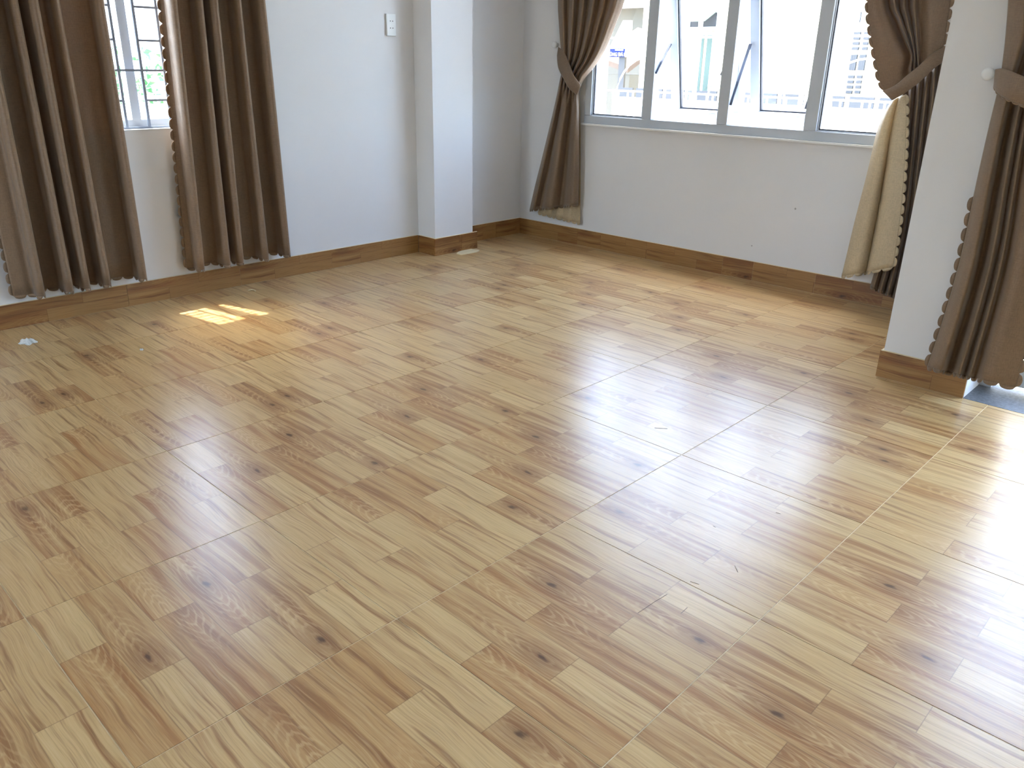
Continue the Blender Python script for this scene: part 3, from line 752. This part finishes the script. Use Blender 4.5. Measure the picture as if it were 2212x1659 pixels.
# side of the street seen in the left panel: sign, roof, far houses
far = empty('far_house', (-12, 26, -6), label='pale grey house far down the street in the left window panel', cat='house')
p0 = PY(1180, 100, 26); p1 = PY(1440, 100, 26)
MB().box((p0.x-4, 26, -6), (p1.x, 27, PY(1300,-40,26).z)).build('wall', M_FACADE2, far)
MB().box((p0.x-4, 25.3, PY(1300,20,26).z), (p1.x, 26, PY(1300,12,26).z)).build('balcony_slab', M_WHITEWALL, far)
rfh = empty('roofed_shed', (-8, 21, -6), label='small shed with a brown roof below the sign', cat='shed')
a = PY(1290,124,20); b_ = PY(1356,158,20); c_ = PY(1290,160,20)
m = MB(); zt1, zt2 = PY(1300,122,20).z, PY(1352,146,20).z
m.v = [(a.x,20,zt1),(b_.x,20,zt2),(b_.x,22,zt2+.9),(a.x,22,zt1+.9),(a.x,20,zt1-.15),(b_.x,20,zt2-.15),(b_.x,22,zt2+.75),(a.x,22,zt1+.75)]
m.f = [(0,1,2,3),(7,6,5,4),(0,4,5,1),(1,5,6,2),(2,6,7,3),(3,7,4,0)]
m.build('roof', M_ROOF, rfh)
MB().box((a.x, 20.1, -6), (b_.x, 22, zt2-.2)).build('wall', M_FACADE2, rfh)
sg = empty('street_sign', (0, 18.5, -6), label='white and blue shop sign in the left window panel', cat='sign')
y_ = 18.5
a, b_, c_, d_ = rect(1312, 44, 1362, 122, y_)
m = MB(); tl = PY(1345,44,y_); 
pts = [PY(1314,122,y_), PY(1354,122,y_), PY(1358,104,y_), PY(1361,44,y_), PY(1346,44,y_), PY(1318,100,y_)]
m.v = [tuple(p) for p in pts]+[(p.x, p.y+.12, p.z) for p in pts]; kq = len(pts)
m.f = [tuple(range(kq)), tuple(range(2*kq-1, kq-1, -1))]+[(i, kq+i, kq+(i+1) % kq, (i+1) % kq) for i in range(kq)]
m.build('board', M_SIGNWHITE, sg)
a, b_, c_, d_ = rect(1317, 105, 1350, 123, y_-.02); MB().box((a, y_-.03, c_), (b_, y_-.01, d_)).build('blue_panel', M_SIGNBLUE, sg)
MB().box((a+.3, y_+.02, -6), (a+.5, y_+.1, c_)).build('post', M_GREYSLAT, sg)
def text(body, p, size, par, mt):
    cu = bpy.data.curves.new('lettering', 'FONT'); cu.body = body; cu.size = size; cu.extrude = .01
    o = bpy.data.objects.new('lettering', cu); C.objects.link(o)
    o.rotation_euler = (math.pi/2, 0, 0); cu.materials.append(mt)
    bpy.context.view_layer.update()
    me = bpy.data.meshes.new_from_object(o.evaluated_get(bpy.context.evaluated_depsgraph_get())); bpy.data.objects.remove(o)
    o = bpy.data.objects.new('lettering', me); C.objects.link(o); o.rotation_euler = (math.pi/2, 0, 0); o.parent = par; o.location = Vector(p)-par.location
ph = (d_-c_)
text('ÚNG ĐÁ M', (a+.01, y_-.045, c_+.12*ph), ph*.55*1.0, sg, M_SIGNWHITE)
MB().box((a+(b_-a)*.38, y_-.04, c_+.78*ph), (b_-.05, y_-.03, c_+.90*ph)).build('white_strip', M_SIGNWHITE, sg)

# street below, balcony outside the door
MB().box((-40, YB+2.4, -6.2), (40, 60, -6)).box((-40, -30, -6.2), (XL-WT-1.2, YB+2.4, -6)).build('ground', M_STREET, label='pale concrete street far below the windows', cat='ground', kind='structure')
MB().box((XP1+.001, YD+.262, -.16), (XR+WT, YD+1.35, -.04)).build('balcony_floor', M_STREET, label='balcony slab outside the door', cat='balcony', kind='structure')
br = empty('balcony_railing', (5.0, YD+1.3, -.04), label='white steel railing of the balcony outside the door', cat='railing')
for z in (.02, .90): MB().box((XP1+.02, YD+1.29, z), (XR+WT, YD+1.32, z+.03)).build('rail', M_WHITEPAINT, br)
x = XP1+.1
while x < XR+WT-.02:
    MB().box((x, YD+1.297, .05), (x+.014, YD+1.311, .90)).build('baluster', M_WHITEPAINT, br); x += .13
# light portals in the windows, the door and the added rear opening (they only guide the sampling of the sky)
def portal(name, loc, sx, sy, rot):
    l = bpy.data.lights.new(name, 'AREA'); l.shape = 'RECTANGLE'; l.size = sx; l.size_y = sy; l.cycles.is_portal = True
    o = bpy.data.objects.new(name, l); C.objects.link(o); o.location = loc; o.rotation_euler = rot
portal('portal_back', ((BW[0]+BW[1])/2, YB+.21, (BW[2]+BW[3])/2), BW[1]-BW[0], BW[3]-BW[2], (-math.pi/2, 0, 0))
portal('portal_door', ((DW[0]+DW[1])/2, YD+.30, 1.1), DW[1]-DW[0], 2.2, (-math.pi/2, 0, 0))
portal('portal_left', (XL-WT-.005, (LW[0]+LW[1])/2, (LW[2]+LW[3])/2), LW[3]-LW[2], LW[1]-LW[0], (0, -math.pi/2, 0))

portal('portal_rear', (1.13, YR-.21, 1.05), .66, 2.1, (math.pi/2, 0, 0))
MB().box((-1, -8, -.10), (12, YR-WT, -.03)).build('bounce_slab', M_STREET, label='added pale slab behind the viewer that bounces light indoors', cat='bounce_slab', kind='structure')  # slab added outside the rear opening to bounce daylight into the room
